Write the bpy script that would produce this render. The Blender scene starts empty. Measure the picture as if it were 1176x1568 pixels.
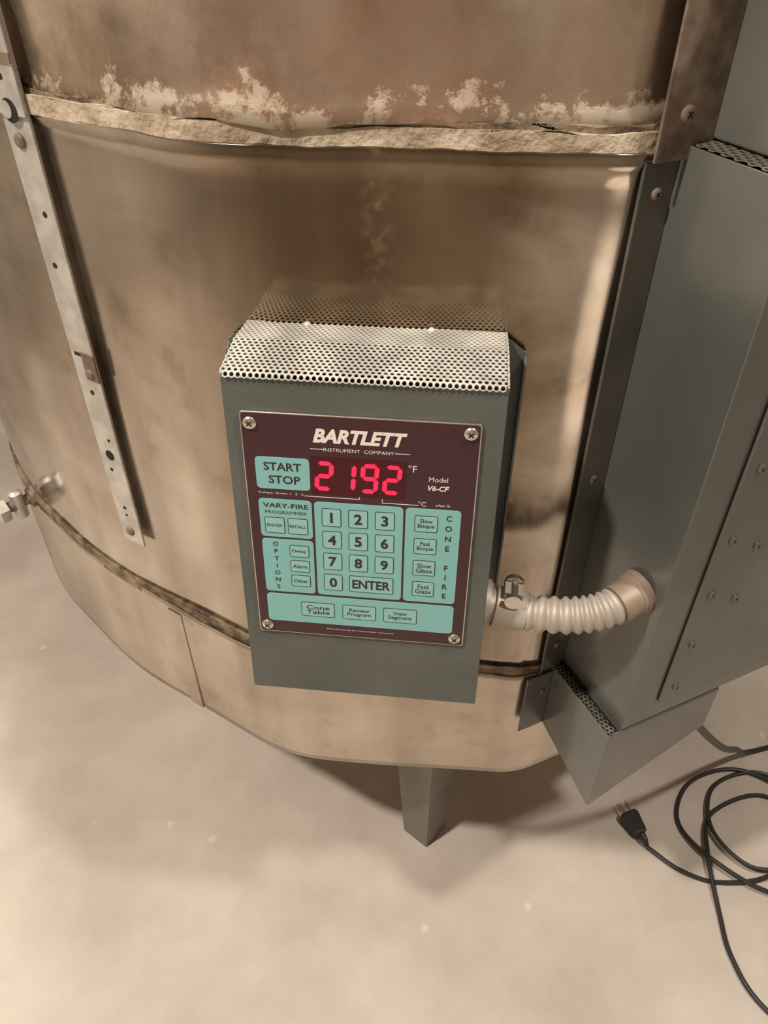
import bpy, math, random
from mathutils import Vector, Matrix, noise
random.seed(4)
H0 = 1.05            # eye height; kiln z values below are relative to it
D = bpy.data
bpy.context.scene.view_settings.view_transform = 'Standard'

# ------------------------------------------------------------------ materials
def mat(name, col, rough=0.5, metal=0.0, emit=None, estr=0.0, noise_s=None, col2=None, bump=0.0, bscale=40, stretch=(1,1,1)):
    m = D.materials.new(name); m.use_nodes = True
    nt = m.node_tree; b = nt.nodes['Principled BSDF']
    b.inputs['Base Color'].default_value = (*col, 1)
    b.inputs['Roughness'].default_value = rough
    b.inputs['Metallic'].default_value = metal
    if emit:
        b.inputs['Emission Color'].default_value = (*emit, 1)
        b.inputs['Emission Strength'].default_value = estr
    tc = nt.nodes.new('ShaderNodeTexCoord')
    mp = nt.nodes.new('ShaderNodeMapping'); mp.inputs['Scale'].default_value = stretch
    nt.links.new(tc.outputs['Object'], mp.inputs['Vector'])
    if noise_s:
        n = nt.nodes.new('ShaderNodeTexNoise'); n.inputs['Scale'].default_value = noise_s
        n.inputs['Detail'].default_value = 6
        nt.links.new(mp.outputs[0], n.inputs['Vector'])
        r = nt.nodes.new('ShaderNodeValToRGB')
        r.color_ramp.elements[0].position = 0.38; r.color_ramp.elements[1].position = 0.66
        r.color_ramp.elements[0].color = (*col, 1); r.color_ramp.elements[1].color = (*(col2 or col), 1)
        nt.links.new(n.outputs['Fac'], r.inputs[0]); nt.links.new(r.outputs[0], b.inputs['Base Color'])
    if bump:
        n = nt.nodes.new('ShaderNodeTexNoise'); n.inputs['Scale'].default_value = bscale
        n.inputs['Detail'].default_value = 5
        nt.links.new(mp.outputs[0], n.inputs['Vector'])
        bp = nt.nodes.new('ShaderNodeBump'); bp.inputs['Strength'].default_value = bump
        bp.inputs['Distance'].default_value = 0.004
        nt.links.new(n.outputs['Fac'], bp.inputs['Height']); nt.links.new(bp.outputs[0], b.inputs['Normal'])
    return m

def kiln_mat(name, ramp, rough0, rough1, metal=0.95, crust_z=None, crust_h=0.04, crust_amt=0.5, off=(0, 0, 0), dark_reflection=None, scale=4.5, red=False, drip=False):
    m = D.materials.new(name); m.use_nodes = True
    nt = m.node_tree; N = nt.nodes; L = nt.links; b = N['Principled BSDF']
    tc = N.new('ShaderNodeTexCoord')
    mo = N.new('ShaderNodeMapping'); mo.inputs['Location'].default_value = off; L.new(tc.outputs['Object'], mo.inputs['Vector'])
    n1 = N.new('ShaderNodeTexNoise'); n1.inputs['Scale'].default_value = scale; n1.inputs['Detail'].default_value = 7; n1.inputs['Roughness'].default_value = 0.6
    n1.inputs['Distortion'].default_value = 0.6
    L.new(mo.outputs[0], n1.inputs['Vector'])
    cr = N.new('ShaderNodeValToRGB'); e = cr.color_ramp.elements
    while len(e) < len(ramp): e.new(0.5)
    for i, (p, c) in enumerate(ramp):
        e[i].position = p; e[i].color = (*c, 1)
    L.new(n1.outputs['Fac'], cr.inputs[0])
    mp = N.new('ShaderNodeMapping'); mp.inputs['Scale'].default_value = (14, 14, 1.6)
    L.new(tc.outputs['Object'], mp.inputs['Vector'])
    n2 = N.new('ShaderNodeTexNoise'); n2.inputs['Scale'].default_value = 1.5; n2.inputs['Detail'].default_value = 6
    L.new(mp.outputs[0], n2.inputs['Vector'])
    mr = N.new('ShaderNodeMapRange'); mr.inputs['From Min'].default_value = 0.3; mr.inputs['From Max'].default_value = 0.75
    mr.inputs['To Min'].default_value = 0.8; mr.inputs['To Max'].default_value = 1.15
    L.new(n2.outputs['Fac'], mr.inputs['Value'])
    mx = N.new('ShaderNodeVectorMath'); mx.operation = 'SCALE'
    L.new(cr.outputs[0], mx.inputs[0]); L.new(mr.outputs[0], mx.inputs['Scale'])
    col_out = mx.outputs[0]
    sp = N.new('ShaderNodeSeparateXYZ'); L.new(tc.outputs['Object'], sp.inputs[0])
    if dark_reflection:   # viewer's dark reflection, painted into the front panel's base colour
        x0, x1, tcol, amt = dark_reflection
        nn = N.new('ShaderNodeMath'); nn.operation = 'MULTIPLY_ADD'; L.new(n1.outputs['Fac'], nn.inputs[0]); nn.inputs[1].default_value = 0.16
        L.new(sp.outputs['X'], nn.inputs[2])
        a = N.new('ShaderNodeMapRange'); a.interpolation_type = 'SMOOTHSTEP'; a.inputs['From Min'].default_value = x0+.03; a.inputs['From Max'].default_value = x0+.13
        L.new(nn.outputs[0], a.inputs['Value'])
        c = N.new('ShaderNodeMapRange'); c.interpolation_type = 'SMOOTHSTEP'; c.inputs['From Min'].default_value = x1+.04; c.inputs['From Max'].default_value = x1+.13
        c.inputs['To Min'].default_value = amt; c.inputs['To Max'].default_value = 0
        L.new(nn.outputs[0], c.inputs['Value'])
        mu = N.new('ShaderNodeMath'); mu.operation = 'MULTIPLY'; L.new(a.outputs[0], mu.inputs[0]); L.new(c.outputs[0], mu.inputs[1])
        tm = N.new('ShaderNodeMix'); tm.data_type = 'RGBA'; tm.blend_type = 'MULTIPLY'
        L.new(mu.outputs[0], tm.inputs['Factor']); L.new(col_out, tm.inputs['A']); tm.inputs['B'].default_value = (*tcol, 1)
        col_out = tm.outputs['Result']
    if red:
        nr = N.new('ShaderNodeTexNoise'); nr.inputs['Scale'].default_value = 5.5; nr.inputs['Detail'].default_value = 3
        m2 = N.new('ShaderNodeMapping'); m2.inputs['Location'].default_value = (.55, .2, .3); L.new(tc.outputs['Object'], m2.inputs['Vector']); L.new(m2.outputs[0], nr.inputs['Vector'])
        xr = N.new('ShaderNodeMath'); xr.operation = 'MULTIPLY_ADD'; L.new(sp.outputs['X'], xr.inputs[0]); xr.inputs[1].default_value = .7; L.new(nr.outputs['Fac'], xr.inputs[2])
        r2 = N.new('ShaderNodeMapRange'); r2.inputs['From Min'].default_value = .42; r2.inputs['From Max'].default_value = .64; r2.inputs['To Max'].default_value = .8
        L.new(xr.outputs[0], r2.inputs['Value'])
        tm = N.new('ShaderNodeMix'); tm.data_type = 'RGBA'
        L.new(r2.outputs[0], tm.inputs['Factor']); L.new(col_out, tm.inputs['A']); tm.inputs['B'].default_value = (.48, .25, .17, 1)
        col_out = tm.outputs['Result']
    n3 = N.new('ShaderNodeTexNoise'); n3.inputs['Scale'].default_value = 9; n3.inputs['Detail'].default_value = 8
    L.new(tc.outputs['Object'], n3.inputs['Vector'])
    rr = N.new('ShaderNodeMapRange'); rr.inputs['From Min'].default_value = 0.35; rr.inputs['From Max'].default_value = 0.7
    rr.inputs['To Min'].default_value = rough0; rr.inputs['To Max'].default_value = rough1
    L.new(n3.outputs['Fac'], rr.inputs['Value'])
    rough_out = rr.outputs[0]
    b.inputs['Metallic'].default_value = metal
    b.inputs['Anisotropic'].default_value = 0.4; b.inputs['Anisotropic Rotation'].default_value = 0.25
    tg = N.new('ShaderNodeTangent'); tg.direction_type = 'RADIAL'; tg.axis = 'Z'; L.new(tg.outputs[0], b.inputs['Tangent'])
    def math_(op, a, c, cl=False):
        q = N.new('ShaderNodeMath'); q.operation = op; q.use_clamp = cl
        for i, s in enumerate((a, c)):
            if hasattr(s, 'links'): L.new(s, q.inputs[i])
            else: q.inputs[i].default_value = s
        return q.outputs[0]
    # small grime speckle / smudges
    ng = N.new('ShaderNodeTexNoise'); ng.inputs['Scale'].default_value = 16; ng.inputs['Detail'].default_value = 10; ng.inputs['Roughness'].default_value = .7
    L.new(mo.outputs[0], ng.inputs['Vector'])
    gr = N.new('ShaderNodeMapRange'); gr.inputs['From Min'].default_value = .54; gr.inputs['From Max'].default_value = .68; gr.inputs['To Max'].default_value = .55
    L.new(ng.outputs['Fac'], gr.inputs['Value'])
    tm = N.new('ShaderNodeMix'); tm.data_type = 'RGBA'; tm.blend_type = 'MULTIPLY'
    L.new(gr.outputs[0], tm.inputs['Factor']); L.new(col_out, tm.inputs['A']); tm.inputs['B'].default_value = (.62, .54, .46, 1)
    col_out = tm.outputs['Result']
    if drip:   # faint vertical mineral run-down under the seam joint
        w = math_('MULTIPLY', n3.outputs['Fac'], .016)
        dx = math_('ABSOLUTE', math_('ADD', sp.outputs['X'], .004), 0)
        inx = N.new('ShaderNodeMapRange'); inx.inputs['From Min'].default_value = .009; inx.inputs['From Max'].default_value = .020; inx.inputs['To Min'].default_value = 1; inx.inputs['To Max'].default_value = 0
        L.new(math_('ADD', dx, w), inx.inputs['Value'])
        inz = N.new('ShaderNodeMapRange'); inz.inputs['From Min'].default_value = H0-.225; inz.inputs['From Max'].default_value = H0-.17
        L.new(sp.outputs['Z'], inz.inputs['Value'])
        n7 = N.new('ShaderNodeTexNoise'); n7.inputs['Scale'].default_value = 160; n7.inputs['Detail'].default_value = 6; L.new(tc.outputs['Object'], n7.inputs['Vector'])
        n8 = N.new('ShaderNodeMapRange'); n8.inputs['From Min'].default_value = .45; n8.inputs['From Max'].default_value = .62; L.new(n7.outputs['Fac'], n8.inputs['Value'])
        f = math_('MULTIPLY', math_('MULTIPLY', inx.outputs[0], inz.outputs[0]), math_('MULTIPLY', n8.outputs[0], .36), True)
        tm = N.new('ShaderNodeMix'); tm.data_type = 'RGBA'
        L.new(f, tm.inputs['Factor']); L.new(col_out, tm.inputs['A']); tm.inputs['B'].default_value = (.46, .36, .25, 1)
        col_out = tm.outputs['Result']
        tr = N.new('ShaderNodeMix'); L.new(f, tr.inputs['Factor']); L.new(rough_out, tr.inputs['A']); tr.inputs['B'].default_value = .6
        rough_out = tr.outputs['Result']
    if crust_z is not None:
        zr = N.new('ShaderNodeMapRange')
        zr.inputs['From Min'].default_value = crust_z; zr.inputs['From Max'].default_value = crust_z + crust_h
        zr.inputs['To Min'].default_value = crust_amt; zr.inputs['To Max'].default_value = -0.12
        L.new(sp.outputs['Z'], zr.inputs['Value'])
        n4 = N.new('ShaderNodeTexNoise'); n4.inputs['Scale'].default_value = 34; n4.inputs['Detail'].default_value = 12; n4.inputs['Roughness'].default_value = 0.72
        L.new(tc.outputs['Object'], n4.inputs['Vector'])
        ad = N.new('ShaderNodeMath'); ad.operation = 'ADD'
        L.new(zr.outputs[0], ad.inputs[0]); L.new(n4.outputs['Fac'], ad.inputs[1])
        th = N.new('ShaderNodeMapRange'); th.inputs['From Min'].default_value = 0.63; th.inputs['From Max'].default_value = 0.69; th.inputs['To Max'].default_value = .85
        L.new(ad.outputs[0], th.inputs['Value'])
        # brown scorch under / around the crust
        sc_ = N.new('ShaderNodeMapRange'); sc_.inputs['From Min'].default_value = .46; sc_.inputs['From Max'].default_value = .62; sc_.inputs['To Max'].default_value = .6
        L.new(ad.outputs[0], sc_.inputs['Value'])
        ms = N.new('ShaderNodeMix'); ms.data_type = 'RGBA'; ms.blend_type = 'MULTIPLY'
        L.new(sc_.outputs[0], ms.inputs['Factor']); L.new(col_out, ms.inputs['A']); ms.inputs['B'].default_value = (.58, .46, .36, 1)
        mc = N.new('ShaderNodeMix'); mc.data_type = 'RGBA'
        L.new(th.outputs[0], mc.inputs['Factor']); L.new(ms.outputs['Result'], mc.inputs['A']); mc.inputs['B'].default_value = (0.56, 0.49, 0.39, 1)
        col_out = mc.outputs['Result']
        mrg = N.new('ShaderNodeMix'); L.new(sc_.outputs[0], mrg.inputs['Factor']); L.new(rough_out, mrg.inputs['A']); mrg.inputs['B'].default_value = 0.65
        rough_out = mrg.outputs['Result']
        mm = N.new('ShaderNodeMix'); L.new(th.outputs[0], mm.inputs['Factor']); mm.inputs['A'].default_value = metal; mm.inputs['B'].default_value = 0.25
        L.new(mm.outputs['Result'], b.inputs['Metallic'])
        bp = N.new('ShaderNodeBump'); bp.inputs['Strength'].default_value = 0.35; bp.inputs['Distance'].default_value = 0.0015
        L.new(th.outputs[0], bp.inputs['Height']); L.new(bp.outputs[0], b.inputs['Normal'])
    L.new(col_out, b.inputs['Base Color']); L.new(rough_out, b.inputs['Roughness'])
    return m

M_mid = kiln_mat('kiln_steel_mid', [(0.30, (0.34, 0.28, 0.22)), (0.48, (0.49, 0.43, 0.36)), (0.66, (0.66, 0.60, 0.53))], 0.10, 0.24, dark_reflection=(-.12, .11, (.46, .38, .28), .9), drip=True)
M_up = kiln_mat('kiln_steel_upper', [(0.30, (0.34, 0.26, 0.20)), (0.46, (0.52, 0.43, 0.35)), (0.64, (0.68, 0.59, 0.50))], 0.20, 0.36, crust_z=H0-0.112, crust_h=0.055, crust_amt=0.20, off=(.3, .1, .2), scale=8, red=True)
M_base = kiln_mat('kiln_steel_base', [(0.30, (0.39, 0.33, 0.26)), (0.5, (0.53, 0.46, 0.38)), (0.7, (0.65, 0.58, 0.49))], 0.18, 0.34)
M_brick = mat('firebrick', (0.34, 0.26, 0.18), 0.9, 0, noise_s=45, col2=(0.58, 0.49, 0.38), bump=0.9, bscale=120)
M_edge = mat('scorched_edge', (0.10, 0.065, 0.04), 0.7, 0.2, noise_s=60, col2=(0.34, 0.27, 0.17), bump=0.9, bscale=120)
M_strap = mat('galvanised_strap', (0.48, 0.46, 0.43), 0.42, 0.6, noise_s=50, col2=(0.66, 0.64, 0.60), bump=0.15, bscale=150)
M_rust = mat('rusty_steel', (0.14, 0.10, 0.075), 0.6, 0.5, noise_s=60, col2=(0.32, 0.25, 0.19))
M_black = mat('hole_black', (0.008, 0.007, 0.006), 0.8)
M_gray = mat('gray_enamel', (0.086, 0.094, 0.084), 0.42, 0.15, noise_s=8, col2=(0.120, 0.130, 0.116), bump=0.12, bscale=260)
M_ebox = mat('gray_cabinet_enamel', (0.125, 0.13, 0.118), 0.22, 0.45, noise_s=4, col2=(0.22, 0.222, 0.205), bump=0.05, bscale=22)
M_eflange = mat('cabinet_flange_enamel', (0.09, 0.092, 0.082), 0.35, 0.3, noise_s=14, col2=(0.15, 0.14, 0.12))
M_perf = mat('perforated_white', (0.44, 0.42, 0.38), 0.5, 0.2, noise_s=40, col2=(0.64, 0.62, 0.57))
M_perfb = mat('perforated_brown', (0.22, 0.19, 0.15), 0.5, 0.4)
M_steel = mat('bright_steel', (0.62, 0.57, 0.50), 0.28, 0.95, noise_s=30, col2=(0.75, 0.70, 0.62))
M_cond = mat('conduit_metal', (0.42, 0.375, 0.32), 0.55, 0.35, noise_s=25, col2=(0.56, 0.51, 0.44))
M_copper = mat('fitting_metal', (0.27, 0.205, 0.155), 0.55, 0.4, noise_s=25, col2=(0.38, 0.30, 0.24))
M_maroon = mat('panel_maroon', (0.048, 0.016, 0.022), 0.35)
M_teal = mat('panel_teal', (0.20, 0.45, 0.44), 0.35)
M_key = mat('key_teal', (0.25, 0.49, 0.47), 0.35)
M_ink = mat('panel_ink', (0.035, 0.018, 0.028), 0.4)
M_white = mat('panel_white_ink', (0.75, 0.68, 0.64), 0.4)
M_win = mat('display_window', (0.055, 0.002, 0.006), 0.15)
M_led = mat('led_red', (0.5, 0.0, 0.02), 0.4, emit=(1.0, 0.014, 0.05), estr=1.8)
M_cord = mat('cord_rubber', (0.02, 0.019, 0.018), 0.45)
M_leg = mat('leg_enamel', (0.17, 0.16, 0.14), 0.45, 0.3, noise_s=12, col2=(0.23, 0.21, 0.18))
M_wall = mat('wall_paint', (0.52, 0.48, 0.42), 0.8, noise_s=3, col2=(0.57, 0.53, 0.46))
M_ceil = mat('ceiling_paint', (0.42, 0.39, 0.35), 0.9)
M_lamp = mat('lamp_glass', (1, 0.9, 0.75), 0.4, emit=(1, 0.85, 0.68), estr=4)

def floor_mat():
    m = D.materials.new('dusty_concrete'); m.use_nodes = True
    nt = m.node_tree; N = nt.nodes; L = nt.links; b = N['Principled BSDF']
    tc = N.new('ShaderNodeTexCoord')
    n = N.new('ShaderNodeTexNoise'); n.inputs['Scale'].default_value = 5; n.inputs['Detail'].default_value = 9; n.inputs['Roughness'].default_value = 0.6
    L.new(tc.outputs['Object'], n.inputs['Vector'])
    r = N.new('ShaderNodeValToRGB'); r.color_ramp.elements[0].position = 0.3; r.color_ramp.elements[1].position = 0.72
    r.color_ramp.elements[0].color = (0.44, 0.38, 0.325, 1); r.color_ramp.elements[1].color = (0.63, 0.565, 0.50, 1)
    L.new(n.outputs['Fac'], r.inputs[0])
    v = N.new('ShaderNodeTexVoronoi'); v.inputs['Scale'].default_value = 14; v.inputs['Randomness'].default_value = 1
    L.new(tc.outputs['Object'], v.inputs['Vector'])
    n5 = N.new('ShaderNodeTexNoise'); n5.inputs['Scale'].default_value = 70; L.new(tc.outputs['Object'], n5.inputs['Vector'])
    sc = N.new('ShaderNodeMath'); sc.operation = 'MULTIPLY_ADD'; L.new(n5.outputs['Fac'], sc.inputs[0]); sc.inputs[1].default_value = 0.18
    L.new(v.outputs['Distance'], sc.inputs[2])
    mr = N.new('ShaderNodeMapRange'); mr.inputs['From Min'].default_value = 0.14; mr.inputs['From Max'].default_value = 0.18
    mr.inputs['To Min'].default_value = 0.4; mr.inputs['To Max'].default_value = 0
    L.new(sc.outputs[0], mr.inputs['Value'])
    mx = N.new('ShaderNodeMix'); mx.data_type = 'RGBA'; L.new(mr.outputs[0], mx.inputs['Factor']); L.new(r.outputs[0], mx.inputs['A'])
    mx.inputs['B'].default_value = (0.80, 0.74, 0.66, 1)
    L.new(mx.outputs['Result'], b.inputs['Base Color'])
    b.inputs['Roughness'].default_value = 0.5
    bp = N.new('ShaderNodeBump'); bp.inputs['Strength'].default_value = 0.2; bp.inputs['Distance'].default_value = 0.003
    L.new(n.outputs['Fac'], bp.inputs['Height']); L.new(bp.outputs[0], b.inputs['Normal'])
    return m
M_floor = floor_mat()

# ------------------------------------------------------------------ mesh builder
class MB:
    def __init__(s): s.v = []; s.f = []; s.m = []; s.mats = []
    def mi(s, m):
        if m not in s.mats: s.mats.append(m)
        return s.mats.index(m)
    def add(s, vs, fs, m):
        o = len(s.v); s.v += [Vector(p) for p in vs]; k = s.mi(m)
        for f in fs: s.f.append([i+o for i in f]); s.m.append(k)
    def prism(s, poly, a, b, m, up=Vector((0,0,1)), top=True, bot=True):
        """poly: 3D points; extruded from +up*a to +up*b"""
        n = len(poly); P = [Vector(p) for p in poly]
        vs = [p+up*a for p in P]+[p+up*b for p in P]
        fs = [[i, (i+1) % n, (i+1) % n+n, i+n] for i in range(n)]
        if bot: fs.append(list(range(n))[::-1])
        if top: fs.append(list(range(n, 2*n)))
        s.add(vs, fs, m)
    def rrect(s, x0, y0, x1, y1, r, za, zb, m):
        pts = []
        for cx, cy, a0 in ((x1-r, y1-r, 0), (x0+r, y1-r, 90), (x0+r, y0+r, 180), (x1-r, y0+r, 270)):
            for k in range(6):
                a = math.radians(a0+k*18); pts.append((cx+r*math.cos(a), cy+r*math.sin(a), 0))
        s.prism(pts, za, zb, m)
    def frame(s, x0, y0, x1, y1, r, w, za, zb, m, inner):
        s.rrect(x0, y0, x1, y1, r, za, zb, m)
        s.rrect(x0+w, y0+w, x1-w, y1-w, max(r-w, 0.0003), zb, zb+0.00012, inner)
    def lathe(s, p, ax, prof, m, n=24):
        """prof: (radius, height) list along axis ax from p"""
        ax = Vector(ax).normalized(); a = ax.orthogonal().normalized(); b = ax.cross(a); p = Vector(p)
        vs = []; fs = []
        for r, h in prof:
            for k in range(n):
                t = 2*math.pi*k/n; vs.append(p+ax*h+(a*math.cos(t)+b*math.sin(t))*r)
        for j in range(len(prof)-1):
            for k in range(n): fs.append([j*n+k, j*n+(k+1) % n, (j+1)*n+(k+1) % n, (j+1)*n+k])
        fs.append(list(range(n))[::-1]); fs.append([(len(prof)-1)*n+k for k in range(n)])
        s.add(vs, fs, m)
    def screw(s, p, ax, r, m, h=None, cross=True):
        h = h or r*0.55
        s.lathe(p, ax, [(r, 0), (r, h*0.4), (r*0.8, h*0.8), (r*0.4, h)], m, 20)
        if cross:
            ax = Vector(ax).normalized(); a = ax.orthogonal().normalized(); b = ax.cross(a); p = Vector(p)
            for d, e in ((a, b), (b, a)):
                q = [p+d*r*.5+e*r*.10, p-d*r*.5+e*r*.10, p-d*r*.5-e*r*.10, p+d*r*.5-e*r*.10]
                s.prism(q, h*0.9, h*1.06, M_black, up=ax)
    def tube(s, pts, rad, m, n=14):
        N = len(pts); pts = [Vector(p) for p in pts]
        prev = None; vs = []; fs = []
        for i, p in enumerate(pts):
            t = (pts[min(i+1, N-1)]-pts[max(i-1, 0)]).normalized()
            a = (prev-t*prev.dot(t)).normalized() if prev else t.orthogonal().normalized()
            prev = a; b = t.cross(a); r = rad(i/(N-1)) if callable(rad) else rad
            for k in range(n):
                q = 2*math.pi*k/n; vs.append(p+(a*math.cos(q)+b*math.sin(q))*r)
        for i in range(N-1):
            for k in range(n): fs.append([i*n+k, i*n+(k+1) % n, (i+1)*n+(k+1) % n, (i+1)*n+k])
        fs.append(list(range(n))[::-1]); fs.append([(N-1)*n+k for k in range(n)])
        s.add(vs, fs, m)
    def obj(s, name, parent=None, smooth=False, bevel=0, M=None, solid=0, angle=35):
        me = D.meshes.new(name); me.from_pydata([tuple(v) for v in s.v], [], s.f)
        for m in s.mats: me.materials.append(m)
        me.polygons.foreach_set('material_index', s.m)
        me.update()
        import bmesh
        bm = bmesh.new(); bm.from_mesh(me)
        if not getattr(s, 'keepn', False): bmesh.ops.recalc_face_normals(bm, faces=bm.faces)
        bm.to_mesh(me); bm.free()
        if smooth:
            me.polygons.foreach_set('use_smooth', [True]*len(me.polygons))
            try: me.set_sharp_from_angle(angle=math.radians(angle))
            except Exception: pass
        o = D.objects.new(name, me); bpy.context.scene.collection.objects.link(o)
        if M is not None: o.matrix_world = M
        if parent: o.parent = parent
        if solid:
            k = o.modifiers.new('solid', 'SOLIDIFY'); k.thickness = solid; k.offset = -1
        if bevel:
            k = o.modifiers.new('bevel', 'BEVEL'); k.width = bevel; k.segments = 3; k.limit_method = 'ANGLE'; k.angle_limit = math.radians(40)
        return o

def empty(name, M=None):
    e = D.objects.new(name, None); e.empty_display_size = 0.05
    bpy.context.scene.collection.objects.link(e)
    if M is not None: e.matrix_world = M
    return e

def spline(ctrl, n=20):
    P = [Vector(c) for c in ctrl]; P = [P[0]*2-P[1]]+P+[P[-1]*2-P[-2]]; out = []
    for i in range(1, len(P)-2):
        for k in range(n):
            t = k/n; a, b, c, d = P[i-1], P[i], P[i+1], P[i+2]
            out.append(0.5*((2*b)+(c-a)*t+(2*a-5*b+4*c-d)*t*t+(3*b-a-3*c+d)*t**3))
    out.append(P[-2]); return out

def Z(z): return H0+z

def perforated(mb, w, h, pitch, rad, fn, m):
    """hex-packed sheet of punched holes; fn maps flat (x,y) to 3D"""
    rs = pitch*0.8660254; nx = int(w/pitch); ny = int(h/rs)
    R = pitch/math.sqrt(3)
    cache = {}; vs = []; fs = []
    def vid(x, y):
        k = (round(x*1e6/20), round(y*1e6/20))
        if k not in cache: cache[k] = len(vs); vs.append(fn(x, y))
        return cache[k]
    for j in range(ny):
        for i in range(nx-(j % 2)):
            cx = (i+0.5+(0.5 if j % 2 else 0))*pitch; cy = (j+0.5)*rs
            outer = []; inner = []
            for k in range(12):
                a = math.radians(30*k+30)
                rr = R if k % 2 == 0 else R*math.cos(math.radians(30))
                outer.append(vid(cx+rr*math.cos(a), cy+rr*math.sin(a)))
                vs.append(fn(cx+rad*math.cos(a), cy+rad*math.sin(a))); inner.append(len(vs)-1)
            for k in range(12):
                q = (k+1) % 12; fs.append([outer[k], outer[q], inner[q], inner[k]])
    mb.add(vs, fs, m)

# ------------------------------------------------------------------ room
def slab(name, x0, y0, z0, x1, y1, z1, m):
    b = MB(); b.prism([(x0, y0, 0), (x1, y0, 0), (x1, y1, 0), (x0, y1, 0)], z0, z1, m); return b.obj(name)
RX0, RX1, RY0, RY1, RH = -2.3, 2.7, -2.6, 2.6, 2.45
slab('floor', RX0-.1, RY0-.1, -0.1, RX1+.1, RY1+.1, 0, M_floor)
slab('ceiling', RX0-.1, RY0-.1, RH, RX1+.1, RY1+.1, RH+.1, M_ceil)
slab('wall_back', RX0, RY1, 0, RX1, RY1+.1, RH, M_wall)
slab('wall_front', RX0, RY0-.1, 0, RX1, RY0, RH, M_wall)
slab('wall_left', RX0-.1, RY0, 0, RX0, RY1, RH, M_wall)
slab('wall_right', RX1, RY0, 0, RX1+.1, RY1, RH, M_wall)

# ------------------------------------------------------------------ kiln outline
R_ = Vector((.138, .455)); L_ = Vector((-.105, .477)); P2 = Vector((-.30, .60))
poly = [R_, L_, P2, Vector((-.463, .765)), Vector((-.54, .98)), Vector((-.50, 1.21)), Vector((-.37, 1.40)), Vector((-.16, 1.50)),
        Vector((.08, 1.50)), Vector((.30, 1.41)), Vector((.45, 1.22)), Vector((.50, .99)), Vector((.462, .765)), Vector((.36, .557))]
Tl = [.022, .045, .065, .10]+[.09]*9+[.05]
out = []
n = len(poly)
segs = []
for i in range(n):
    p = poly[i]; a = poly[i-1]; b = poly[(i+1) % n]; T = Tl[i]
    A = p+(a-p).normalized()*T; B = p+(b-p).normalized()*T
    segs.append([A*(1-t)**2+p*2*t*(1-t)+B*t*t for t in [k/10 for k in range(11)]])
for i in range(n):
    out += segs[i]
    a = segs[i][-1]; b = segs[(i+1) % n][0]; k = max(1, int((b-a).length/.008))
    for j in range(1, k): out.append(a.lerp(b, j/k))
ON = []
for i in range(len(out)):
    d = (out[(i+1) % len(out)]-out[i-1]).normalized(); ON.append(Vector((-d.y, d.x)))

def shell(name, z0, z1, off, m, parent, wav0=0, wav1=0, dent=0.0012, rows=None, caps=False, lip0=0, lip1=0, seed=0):
    b = MB(); N = len(out); rows = rows or max(2, int((z1-z0)/.012))
    vs = []; fs = []
    for r in range(rows+1):
        t = r/rows
        for i in range(N):
            w = noise.noise(Vector((out[i].x*22, out[i].y*22, seed)))+0.6*noise.noise(Vector((out[i].x*75, out[i].y*75, seed)))
            z = z0+(z1-z0)*t+w*wav0*(1-t)**6+w*wav1*t**6
            o = off+dent*noise.noise(Vector((out[i].x*7, out[i].y*7, z*6+seed)))
            o += lip0*max(0, 1-(t*(z1-z0))/.008)+lip1*max(0, 1-((1-t)*(z1-z0))/.012)
            p = out[i]+ON[i]*o; vs.append((p.x, p.y, Z(z)))
    for r in range(rows):
        for i in range(N): fs.append([r*N+i, r*N+(i+1) % N, (r+1)*N+(i+1) % N, (r+1)*N+i])
    if caps: fs.append(list(range(N))); fs.append([rows*N+i for i in range(N)])
    b.add(vs, fs, m)
    return b.obj(name, parent, smooth=True, solid=0 if caps else 0.0015, angle=50)

kiln = empty('pottery_kiln')
shell('firebrick_core', -.743, .018, -.007, M_brick, kiln, caps=True, rows=20)
shell('jacket_upper', -.111, .02, .001, M_up, kiln, wav0=.0045, dent=.0035, lip0=.003, seed=3, rows=14)
shell('seam_edge', -.114, -.1085, .0042, M_edge, kiln, wav0=.002, wav1=.0045, dent=.003, rows=4, seed=13, caps=True)
shell('seam_brick_band', -.123, -.111, .0050, M_brick, kiln, wav0=.0015, wav1=.003, dent=.004, rows=6, seed=9, caps=True)
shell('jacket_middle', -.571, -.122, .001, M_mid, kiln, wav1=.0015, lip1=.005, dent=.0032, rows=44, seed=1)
shell('seam_lower_band', -.586, -.569, .0030, M_edge, kiln, wav0=.002, wav1=.005, rows=6, seed=5, caps=True)
shell('jacket_base', -.745, -.580, .0042, M_base, kiln, wav1=.0035, dent=.003, seed=7, rows=18)
shell('lid_slab', .022, .085, .004, M_brick, kiln, caps=True, rows=5)
# overlap seam in base sheet
f1 = (P2-L_).normalized(); n1 = Vector((-f1.y, f1.x))
b = MB()
def q3(v2, z): return Vector((v2.x, v2.y, Z(z)))
def plate(b, org, d, nn, s0, s1, o0, o1, z0, z1, m):
    c = [org+d*s0+nn*o0, org+d*s1+nn*o0, org+d*s1+nn*o1, org+d*s0+nn*o1]
    b.prism([(p.x, p.y, 0) for p in c], Z(z0), Z(z1), m)
plate(b, L_, f1, n1, .119, .137, .002, .0052, -.7448, -.588, M_base)
b.obj('base_sheet_overlap', kiln)

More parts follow.
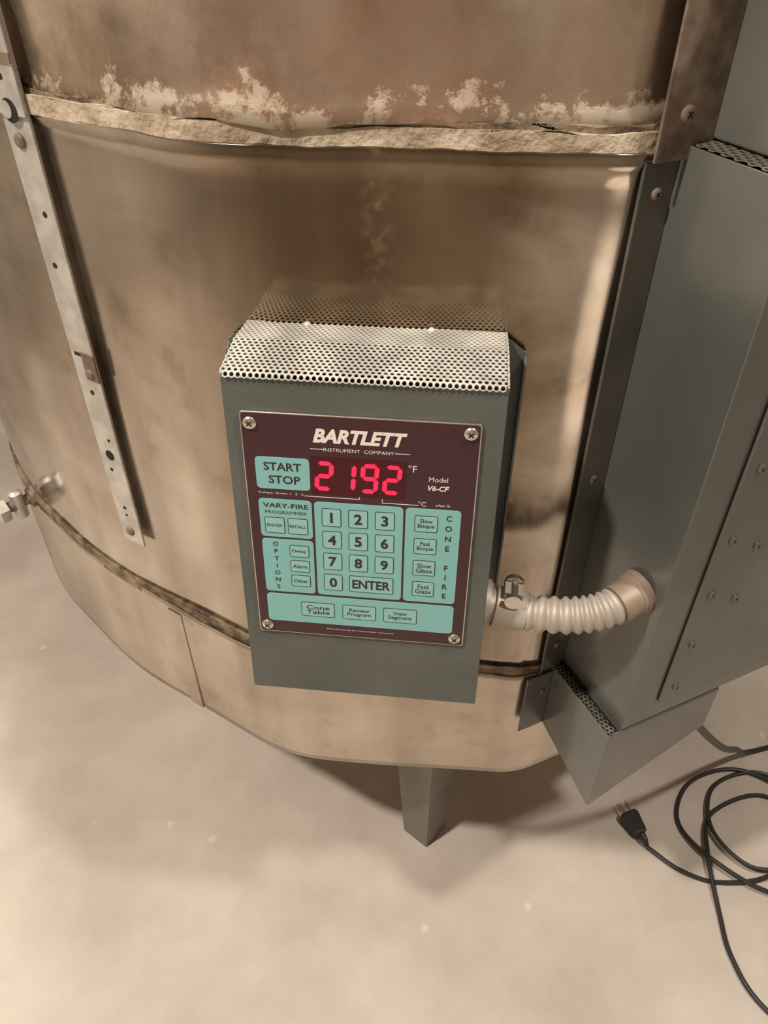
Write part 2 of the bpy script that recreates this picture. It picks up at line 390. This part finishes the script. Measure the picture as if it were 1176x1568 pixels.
# perforated strap on left facet
b = MB(); S0, S1 = .143, .170
plate(b, L_, f1, n1, S0, S1, .006, .0085, -.503, -.098, M_strap)
plate(b, L_, f1, n1, S0-.001, S1+.001, .0087, .011, -.125, -.055, M_strap)
plate(b, L_, f1, n1, S0, S1, .006, .0085, -.098, .0, M_strap)
b.obj('strap', kiln, bevel=.0007)
b = MB(); sc = (S0+S1)/2; nv = Vector((n1.x, n1.y, 0))
for z, r, ds in ((-.189, .0022, -.003), (-.227, .0022, 0.002), (-.335, .0022, 0), (-.382, .0016, -.004), (-.399, .0052, 0), (-.4155, .0018, 0.003), (-.459, .0018, 0), (-.468, .0014, 0)):
    b.lathe(q3(L_+f1*(sc+ds)+n1*.0083, z), nv, [(r, 0), (r, .0005)], M_black, 18)
for z, r in ((-.102, .0022), (-.122, .0075)):
    b.lathe(q3(L_+f1*sc+n1*.0108, z), nv, [(r, 0), (r, .0005)], M_black, 20)
b.lathe(q3(L_+f1*(sc+.003)+n1*.0108, -.1215), nv, [(.0055, 0), (.0055, .001)], M_strap, 20)
b.obj('strap_holes', kiln)
b = MB()
for z in (-.488, -.141): b.screw(q3(L_+f1*(sc+.001)+n1*.0085, z), nv, .005, M_rust, cross=False)
c = L_+f1*(sc-.005)+n1*.0087
b.screw(q3(c, -.316), nv, .0045, M_rust, cross=False)
plate(b, L_, f1, n1, S0-.0005, S1-.013, .0084, .0094, -.322, -.298, M_rust)
plate(b, L_, f1, n1, S1-.013, S1-.005, .0084, .0088, -.302, -.299, M_black)
plate(b, L_, f1, n1, S0-.002, S1+.002, .0112, .0122, -.094, -.088, M_rust)
b.obj('strap_screws', kiln, smooth=True)

# band clamp bolt far left
b = MB(); d3 = (Vector((-.463, .765))-P2).normalized(); n3 = Vector((-d3.y, d3.x)); nv3 = Vector((n3.x, n3.y, 0))
cc = q3(Vector((-.425, .722)), -.583)
b.lathe(cc-nv3*.01, nv3, [(.012, 0), (.012, .012), (.0065, .013), (.0065, .04)], M_rust, 16)
b.lathe(cc+nv3*.03, nv3, [(.0145, 0), (.0155, .003), (.0155, .011), (.010, .014)], M_strap, 6)
b.lathe(cc+nv3*.016, Vector((0, 0, 1)), [(.008, -.018), (.008, .016), (.004, .019)], M_strap, 12)
b.obj('clamp_bolt', kiln, smooth=True)

# legs (folded sheet angle legs, tapering to the foot)
def leg(b, cx, cy, ang):
    def rot(x, y):
        a = math.radians(ang); return Vector((cx+x*math.cos(a)-y*math.sin(a), cy+x*math.sin(a)+y*math.cos(a), 0))
    zt = .306; t = .003
    for sx in (-1, 1):
        wt, wb = .066, .040
        e = Vector((sx*.72, .69))
        prof_t = [(0, 0), (e.x*wt, e.y*wt), (e.x*wt-sx*0*t, e.y*wt+t*1.3), (0, t*1.3)]
        prof_b = [(0, 0), (e.x*wb, e.y*wb), (e.x*wb, e.y*wb+t*1.3), (0, t*1.3)]
        vs = [rot(*p)+Vector((0, 0, 0.0)) for p in prof_b]+[rot(*p)+Vector((0, 0, zt)) for p in prof_t]
        b.add(vs, [[0, 1, 2, 3], [4, 5, 6, 7], [0, 1, 5, 4], [1, 2, 6, 5], [2, 3, 7, 6], [3, 0, 4, 7]], M_leg)
b = MB(); leg(b, .059, .523, 4); leg(b, -.28, .98, -80); leg(b, .33, .98, 80); leg(b, .03, 1.36, 180)
b.obj('legs', kiln)

# ------------------------------------------------------------------ electrical cabinet on the right facet
cab = empty('kiln_electrical_cabinet')
E1 = Vector((.9087, .4175)); E2 = Vector((.4175, -.9087))
def F(s, nn): return R_+E1*s+E2*nn
def cabprism(name, s0, s1, n1_, z0, z1, m, top=True, bevel=.002, zf=None):
    b = MB(); P = [F(s0, .003), F(s0, n1_), F(s1, n1_), F(s1, .003)]
    zb = zf or [z0]*4
    vs = [(p.x, p.y, Z(zz)) for p, zz in zip(P, zb)]+[(p.x, p.y, Z(z1)) for p in P]
    fs = [[0, 1, 2, 3], [0, 1, 5, 4], [1, 2, 6, 5], [2, 3, 7, 6], [3, 0, 4, 7]]
    if top: fs.append([4, 5, 6, 7])
    b.add(vs, fs, m)
    return b.obj(name, cab, bevel=bevel, solid=0 if top else .0015)
cabprism('main_box', .030, .235, .090, -.568, -.119, M_ebox, top=False)
cabprism('upper_box', .045, .220, .076, -.117, .02, M_ebox)
cabprism('lower_skirt', .018, .142, .0905, -.66, -.5705, M_ebox, zf=[-.655, -.684, -.628, -.62])
# flange against jacket
b = MB()
plate(b, R_, E1, E2, .006, .030, .003, .0055, -.600, -.1265, M_eflange)
plate(b, R_, E1, E2, .006, .046, .0095, .0115, -.126, .02, M_rust)
plate(b, R_, E1, E2, -.010, .018, .0065, .0085, -.655, -.575, M_eflange)
b.obj('flange', cab, bevel=.0008)
# cover plate on front with screws
b = MB(); plate(b, R_, E1, E2, .062, .233, .0905, .0925, -.545, -.135, M_ebox); b.obj('cover_plate', cab, bevel=.0008)
b = MB(); e2 = Vector((E2.x, E2.y, 0)); e1 = Vector((E1.x, E1.y, 0))
for z in (-.145, -.352, -.540): b.screw(q3(F(.018, .0055), z), e2, .0036, M_rust)
b.screw(q3(F(.022, .0115), -.102), e2, .0045, M_rust)
b.screw(q3(F(.01, .0085), -.60), e2, .003, M_rust)
for z in (-.16, -.301, -.364, -.419, -.476, -.53): b.screw(q3(F(.076, .0925), z), e2, .0036, M_ebox)
for z in (-.33, -.385): b.screw(q3(F(.105, .0925), z-.05), e2, .0036, M_ebox)
b.obj('cabinet_screws', cab, smooth=True)
# perforated vents
b = MB(); b.keepn = True
perforated(b, .20, .088, .0055, .0019, lambda x, y: q3(F(.0305+x, .004+y), -.1185), M_perfb)
perforated(b, .0125, .090, .0042, .00155, lambda x, y: q3(F(.0178+x, .003+y), -.5695), M_perfb)
b.obj('vent_mesh', cab, solid=.0006)
b = MB(); plate(b, R_, E1, E2, .019, .029, .004, .089, -.5704, -.5698, M_black); b.obj('vent_shadow_gap', cab)

# ------------------------------------------------------------------ controller
ex = Vector((.9946, -.1043, 0)).normalized()
up = Vector((.0123, .117, .993)); up = (up-ex*up.dot(ex)).normalized(); oz = ex.cross(up)
C = Vector((-.0144, .382, Z(-.3635)))
MW = Matrix(((ex.x, up.x, oz.x, C.x), (ex.y, up.y, oz.y, C.y), (ex.z, up.z, oz.z, C.z), (0, 0, 0, 1)))
ctl = empty('kiln_controller', MW)
HW, HH = .0862, .13
tb = (.1384, -.0700); bb = (-.118, -.0995)
b = MB()
vs = [(-HW, HH, 0), (HW, HH, 0), (HW, -HH, 0), (-HW, -HH, 0),
      (-HW, *tb), (HW, *tb), (HW, *bb), (-HW, *bb)]
b.add(vs, [[0, 3, 2, 1], [0, 4, 7, 3], [1, 2, 6, 5], [3, 7, 6, 2], [4, 5, 6, 7]], M_gray)
b.obj('housing', ctl, solid=.0016, bevel=.0035)
# side flanges
b = MB()
for sx in (-1, 1):
    def bp(t, x, o): return (x, tb[0]+(bb[0]-tb[0])*t, tb[1]+(bb[1]-tb[1])*t+o)
    p = [bp(.0, sx*HW, .004), bp(.04, sx*(HW+.013), .004), bp(.86, sx*(HW+.013), .004), bp(.86, sx*HW, .004)]
    b.prism(p, -.001, .001, M_gray, up=Vector((0, 0, 1)))
    p = [bp(.04, sx*(HW+.013), .0), bp(.86, sx*(HW+.013), .0), bp(.86, sx*(HW+.013), .012), bp(.06, sx*(HW+.013), .012)]
    b.prism(p, -.0008, .0008, M_gray, up=Vector((1, 0, 0)))
b.obj('mounting_flanges', ctl)
# perforated hood
path = [(tb[0]+.0015, tb[1]+.0005), (tb[0]+.0018, -.036), (HH+.0038, -.003), (HH+.0024, .0002), (HH-.0008, .0014)]
cum = [0]
for i in range(1, len(path)): cum.append(cum[-1]+math.dist(path[i-1], path[i]))
def hood(x, y):
    y = min(max(y, 0), cum[-1]-1e-6)
    for i in range(1, len(path)):
        if y <= cum[i]:
            t = (y-cum[i-1])/(cum[i]-cum[i-1]); return Vector((x-HW, path[i-1][0]+(path[i][0]-path[i-1][0])*t, path[i-1][1]+(path[i][1]-path[i-1][1])*t))
b = MB(); b.keepn = True
perforated(b, 2*HW+.0005, cum[-1]+.001, 2*HW/45, .00128, hood, M_perf)
b.obj('perforated_hood', ctl, solid=.0007)
b = MB()
for sx in (-1, 1):
    vs = [(sx*(HW-.0005), p[0]-.0002, p[1]) for p in path[:4]]+[(sx*(HW-.0005), HH-.002, -.002), (sx*(HW-.0005), tb[0]-.004, tb[1])]
    b.prism(vs, -.0006, .0006, M_perf, up=Vector((1, 0, 0)))
for x in (-.045, .037):
    b.lathe((x, tb[0]+.002, tb[1]+.004), (0, 1, .3), [(.0028, 0), (.0022, .0012), (.001, .0018)], M_perf, 10)
b.obj('hood_edges', ctl)
# side screws
b = MB()
for y, z in ((.035, -.03), (-.075, -.035)):
    for sx in (-1, 1): b.screw((sx*HW, y, z), (sx, 0, 0), .004, M_steel)
b.obj('side_screws', ctl, smooth=True)

PW, PH = .147, .1765
def PX(u): return -.0752+PW*u
def PY(t): return HH-.0220-PH*t
b = MB()
b.rrect(PX(0)-.0008, PY(1)-.0008, PX(1)+.0008, PY(0)+.0008, .002, .0004, .0022, M_steel)
b.obj('faceplate_rim', ctl, bevel=.0003)
b = MB()
b.rrect(PX(0), PY(1), PX(1), PY(0), .0018, .0020, .0024, M_maroon)
b.obj('faceplate', ctl)
b = MB(); z1_, z2_ = .0024, .0027
def block(u0, t0, u1, t1, m=M_teal): b.rrect(PX(u0), PY(t1), PX(u1), PY(t0), .0028, z1_, z2_, m)
def key(u0, t0, u1, t1): b.frame(PX(u0), PY(t1), PX(u1), PY(t0), .0012, .0005, z2_, z2_+.0002, M_ink, M_key)
block(.045, .170, .283, .303)
block(.045, .347, .285, .518); block(.045, .528, .285, .785)
block(.296, .347, .694, .785); block(.704, .347, .948, .785)
block(.045, .797, .948, .940)
cols = (.373, .493, .613); rows_ = (.413, .515, .617, .719)
for j, r in enumerate(rows_):
    for i, c in enumerate(cols):
        if j == 3 and i > 0: continue
        key(c-.044, r-.040, c+.044, r+.040)
key(.449, .679, .657, .759)
key(.066, .428, .158, .500); key(.172, .428, .264, .500)
for r in (.580, .652, .724): key(.172, r-.028, .264, r+.028)
for r in rows_: key(.745, r-.036, .848, r+.036)
for u0 in (.212, .413, .612): key(u0, .830, u0+.163, .903)
# display
b.rrect(PX(.288), PY(.312), PX(.70), PY(.158), .0012, z1_, z2_, M_win)
# bracket lines
for (u0, u1, t) in ((.255, .50, .326), (.60, .76, .335), (.29, .35, .127), (.65, .715, .127)):
    b.rrect(PX(u0), PY(t)-.0002, PX(u1), PY(t)+.0002, .0001, z1_, z1_+.0001, M_white)
for u0, ta, tb_ in ((.50, .316, .326), (.60, .318, .335)):
    b.rrect(PX(u0)-.0002, PY(tb_), PX(u0)+.0002, PY(ta), .0001, z1_, z1_+.0001, M_white)
b.obj('membrane_keys', ctl)

# text
def text(bld, s, cx, cy, w, h, m, z, shear=0, bold=0):
    cu = D.curves.new('t', 'FONT'); cu.body = s; cu.shear = shear; cu.offset = bold; cu.resolution_u = 3
    cu.align_x = 'CENTER'; cu.space_line = 0.85
    o = D.objects.new('t', cu); bpy.context.scene.collection.objects.link(o)
    bpy.context.view_layer.update(); dg = bpy.context.evaluated_depsgraph_get()
    me = D.meshes.new_from_object(o.evaluated_get(dg))
    V = [v.co.copy() for v in me.vertices]; Fc = [list(p.vertices) for p in me.polygons]
    D.objects.remove(o); D.curves.remove(cu)
    x0 = min(v.x for v in V); x1 = max(v.x for v in V); y0 = min(v.y for v in V); y1 = max(v.y for v in V)
    sx = w/(x1-x0) if w else None; sy = h/(y1-y0) if h else None
    if sx is None: sx = sy
    if sy is None: sy = sx
    bld.add([(cx+(v.x-(x0+x1)/2)*sx, cy+(v.y-(y0+y1)/2)*sy, z) for v in V], Fc, m)
    D.meshes.remove(me)
tw = MB(); tw.keepn = True; zt = .00262
text(tw, 'BARTLETT', PX(.502), PY(.073), PW*.40, .0098, M_white, zt, shear=.28, bold=.045)
text(tw, 'INSTRUMENT  COMPANY', PX(.497), PY(.127), PW*.30, .0024, M_white, zt)
text(tw, '°F', PX(.728), PY(.183), None, .0050, M_white, zt)
text(tw, 'Model', PX(.84), PY(.222), None, .0034, M_white, zt)
text(tw, 'V6-CF', PX(.842), PY(.258), None, .0040, M_white, zt, shear=.25, bold=.03)
text(tw, '°C', PX(.775), PY(.327), None, .0036, M_white, zt)
text(tw, 'when lit', PX(.865), PY(.329), None, .0020, M_white, zt)
text(tw, 'Relays: Zone 1  2  3', PX(.15), PY(.322), PW*.20, .0018, M_white, zt)
text(tw, 'Manufactured by instrument company', PX(.50), PY(.966), PW*.33, .0016, M_white, zt)
tw.obj('white_lettering', ctl)
ti = MB(); ti.keepn = True; zb = z2_+.0001; zk = z2_+.00042
text(ti, 'START', PX(.164), PY(.208), PW*.165, .0060, M_ink, zb, bold=.02)
text(ti, 'STOP', PX(.170), PY(.262), PW*.140, .0060, M_ink, zb, bold=.02)
text(ti, 'VARY-FIRE', PX(.167), PY(.375), PW*.205, .0036, M_ink, zb, bold=.02)
text(ti, 'PROGRAMMER', PX(.167), PY(.405), PW*.19, .0025, M_ink, zb)
for i in range(9):
    text(ti, str(i+1), PX(cols[i % 3]), PY(rows_[i//3]), None, .0082, M_ink, zk, bold=.03)
text(ti, '0', PX(cols[0]), PY(rows_[3]), None, .0082, M_ink, zk, bold=.03)
text(ti, 'ENTER', PX(.553), PY(rows_[3]), PW*.180, .0076, M_ink, zk, bold=.028)
text(ti, 'ENTER', PX(.112), PY(.464), PW*.07, .0024, M_ink, zk, bold=.01)
text(ti, 'RECALL', PX(.218), PY(.464), PW*.075, .0024, M_ink, zk, bold=.01)
for s, r in (('Delay', .580), ('Alarm', .652), ('Other', .724)): text(ti, s, PX(.218), PY(r), PW*.068, .0030, M_ink, zk, bold=.01)
for i, ch in enumerate('OPTIONS'): text(ti, ch, PX(.108), PY(.552+i*.0345), None, .0036, M_ink, zb, bold=.02)
for i, ch in enumerate('CONE FIRE'):
    if ch != ' ': text(ti, ch, PX(.897), PY(.383+i*.0455), None, .0043, M_ink, zb, bold=.02)
for s, r in zip(('Slow\nBisque', 'Fast\nBisque', 'Slow\nGlaze', 'Fast\nGlaze'), rows_): text(ti, s, PX(.797), PY(r), PW*.075, .0078, M_ink, zk, bold=.01)
for s, u0 in (('Cone\nTable', .212), ('Review\nProgram', .413), ('View\nSegment', .612)): text(ti, s, PX(u0+.0815), PY(.867), PW*.115, .0078, M_ink, zk, bold=.01)
ti.obj('key_legends', ctl)
# led digits
ld = MB()
SEG = {'a': [(0, 2), (1, 2)], 'b': [(1, 2), (1, 1)], 'c': [(1, 1), (1, 0)], 'd': [(0, 0), (1, 0)], 'e': [(0, 1), (0, 0)], 'f': [(0, 2), (0, 1)], 'g': [(0, 1), (1, 1)]}
DG = {'2': 'abged', '1': 'bc', '9': 'abcdfg'}
dw, dh = .0088, .0093; yb = PY(.235)-dh
for k, ch in enumerate('2192'):
    x0 = PX(.312+k*.0985)
    for sname, (p, q) in SEG.items():
        on = sname in DG[ch]
        a = Vector((x0+p[0]*dw+p[1]*dh*.07, yb+p[1]*dh, 0)); c = Vector((x0+q[0]*dw+q[1]*dh*.07, yb+q[1]*dh, 0))
        d = (c-a).normalized(); nrm = Vector((-d.y, d.x, 0)); w = .00145; g = .00035
        a2, c2 = a+d*g, c-d*g
        ptsg = [a2, a2+d*w+nrm*w, c2-d*w+nrm*w, c2, c2-d*w-nrm*w, a2+d*w-nrm*w]
        if on: ld.prism(ptsg, z2_+.0001, z2_+.0003, M_led)
ld.obj('led_digits', ctl)
b = MB()
for u, t in ((.037, .038), (.962, .032), (.037, .965), (.962, .965)):
    b.screw((PX(u), PY(t), .0024), (0, 0, 1), .0043, M_steel, h=.0024)
b.obj('faceplate_screws', ctl, smooth=True)

# ------------------------------------------------------------------ conduit
con = empty('flexible_conduit')
path_ = spline([(.074, .403, Z(-.428)), (.105, .398, Z(-.432)), (.140, .392, Z(-.430)), (.166, .393, Z(-.424)), (.1915, .406, Z(-.418))], 60)
Ln = len(path_)
i0, i1 = int(Ln*.20), int(Ln*.84)
b = MB()
nr = 10
b.tube(path_[i0:i1], lambda t: .0118+.0026*(0.5+0.5*math.sin(t*nr*2*math.pi))**0.7, M_cond, 28)
b.obj('corrugated_tube', con, smooth=True, angle=80)
b = MB()
d0 = (path_[8]-path_[0]).normalized()
b.lathe(path_[0], d0, [(.019, 0), (.019, .004), (.0125, .0045), (.0125, .009), (.0158, .0095), (.0158, .029), (.0145, .031), (.0145, .033)], M_cond, 28)
uu = Vector((0, 0, 1)); uu = (uu-d0*uu.dot(d0)).normalized(); sd = d0.cross(uu)
pc = path_[0]+d0*.020+uu*.016
b.prism([pc-d0*.007-sd*.006, pc+d0*.007-sd*.006, pc+d0*.007+sd*.006, pc-d0*.007+sd*.006], -.002, .006, M_cond, up=uu)
b.lathe(pc-sd*.012+uu*.003, sd, [(.0065, 0), (.0075, .002), (.0075, .005), (.004, .0055), (.004, .02), (.0065, .0205), (.0065, .024)], M_steel, 16)
dz = (path_[-1]-path_[-10]).normalized(); pe = path_[-1]
b.obj('box_connector', con, smooth=True)
b = MB()
b.tube(path_[i1-6:], lambda t: .0150 if t < .7 else .0160, M_copper, 28)
b.lathe(pe-dz*.003, dz, [(.0172, 0), (.0172, .005)], M_copper, 24)
b.obj('cabinet_connector', con, smooth=True)

# ------------------------------------------------------------------ cords
cord = empty('power_cord')
b = MB(); r = .0030
pts = [(.366, .522), (.402, .490), (.450, .473), (.520, .480), (.585, .53), (.592, .60), (.53, .642), (.455, .62), (.42, .56), (.45, .50), (.52, .455), (.60, .48), (.63, .57),
       (.57, .635), (.49, .615), (.462, .545), (.50, .49), (.57, .50), (.60, .56), (.55, .60), (.47, .57), (.445, .51), (.437, .433), (.435, .379), (.455, .324), (.53, .25)]
P3 = []
for i, p in enumerate(pts): P3.append((p[0], p[1], r+.0006+(.0065*((i//3) % 2) if 2 < i < 22 else 0)))
b.tube(spline(P3, 12), r, M_cord, 10)
b.obj('coiled_cable', cord, smooth=True)
b = MB()
pg = Vector((.352, .556, .012)); dd = Vector((-.35, .93, 0)).normalized(); ss = Vector((-dd.y, dd.x, 0))
b.prism([pg-dd*.022-ss*.008, pg-dd*.022+ss*.008, pg+dd*.006+ss*.013, pg+dd*.012+ss*.011, pg+dd*.012-ss*.011, pg+dd*.006-ss*.013], -.0115, .009, M_cord)
b.tube([pg-dd*.020, pg-dd*.030, Vector((.366, .522, r+.0006))], lambda t: .0062-.003*t, M_cord, 10)
b.obj('plug_body', cord, bevel=.003)
b = MB()
for sg in (-1, 1):
    c = pg+dd*.012+ss*.0063*sg
    b.prism([c-ss*.0008, c+ss*.0008, c+ss*.0008+dd*.016, c-ss*.0008+dd*.016], -.003, .0035, M_steel)
b.tube([pg+dd*.012+Vector((0, 0, -.006)), pg+dd*.027+Vector((0, 0, -.006))], .0022, M_steel, 8)
b.obj('plug_prongs', cord)
feed = empty('kiln_supply_cable')
b = MB()
b.tube(spline([(.290, .444, Z(-.60)), (.306, .448, Z(-.645)), (.40, .52, Z(-.80)), (.50, .62, Z(-.96)), (.56, .67, .006), (.66, .69, .0052), (.85, .70, .0052), (1.1, .85, .0052)], 12), .0042, M_cord, 10)
b.obj('cable', feed, smooth=True)

# ------------------------------------------------------------------ lamps
def lamp(x, y, power, col, size=.12):
    e = empty('ceiling_lamp', Matrix.Translation((x, y, RH)))
    b = MB(); b.lathe((0, 0, 0), (0, 0, -1), [(.09, 0), (.09, .02), (.13, .022)], M_steel, 32)
    b.obj('lamp_base', e, smooth=True)
    b = MB(); b.lathe((0, 0, -.022), (0, 0, -1), [(.125, 0), (.12, .03), (.09, .055), (.04, .068)], M_lamp, 32)
    b.obj('lamp_globe', e, smooth=True)
    L = D.lights.new('lamp_light', 'AREA'); L.shape = 'DISK'; L.size = size; L.energy = power; L.color = col
    o = D.objects.new('lamp_light', L); bpy.context.scene.collection.objects.link(o); o.location = (0, 0, -.10); o.parent = e
def added_spot(x, y, tx, ty, power, col, ang):  # added out-of-view spot; brightens a floor patch for the jacket to reflect
    e = empty('added_ceiling_spot', Matrix.Translation((x, y, RH)))
    b = MB(); b.lathe((0, 0, 0), (0, 0, -1), [(.055, 0), (.055, .05), (.048, .052), (.046, .03)], M_steel, 32)
    b.obj('added_spot_can', e, smooth=True)
    L = D.lights.new('added_spot_beam', 'SPOT'); L.energy = power; L.color = col; L.spot_size = math.radians(ang); L.spot_blend = .3; L.shadow_soft_size = .04
    o = D.objects.new('added_spot_beam', L); bpy.context.scene.collection.objects.link(o); o.location = (0, 0, -.07); o.parent = e
    o.rotation_euler = Vector((tx-x, ty-y, -RH)).to_track_quat('-Z', 'Y').to_euler()
lamp(-.95, -.15, 56, (1, .90, .79))
lamp(.85, .0, 25, (1, .91, .81))
added_spot(1.25, -1.0, 1.15, -.85, 560, (1, .93, .85), 26)
added_spot(-1.45, .0, -1.35, .30, 100, (1, .91, .80), 42)

w = D.worlds.new('World'); bpy.context.scene.world = w; w.use_nodes = True
w.node_tree.nodes['Background'].inputs[0].default_value = (.9, .83, .75, 1); w.node_tree.nodes['Background'].inputs[1].default_value = .1

# ------------------------------------------------------------------ camera
cam = D.cameras.new('camera'); co = D.objects.new('camera', cam); bpy.context.scene.collection.objects.link(co)
co.location = (0, 0, H0); co.rotation_euler = (math.radians(50), 0, 0)
cam.sensor_fit = 'VERTICAL'; cam.sensor_height = 36; cam.sensor_width = 27; cam.lens = 27.09; cam.clip_start = .01
bpy.context.scene.camera = co
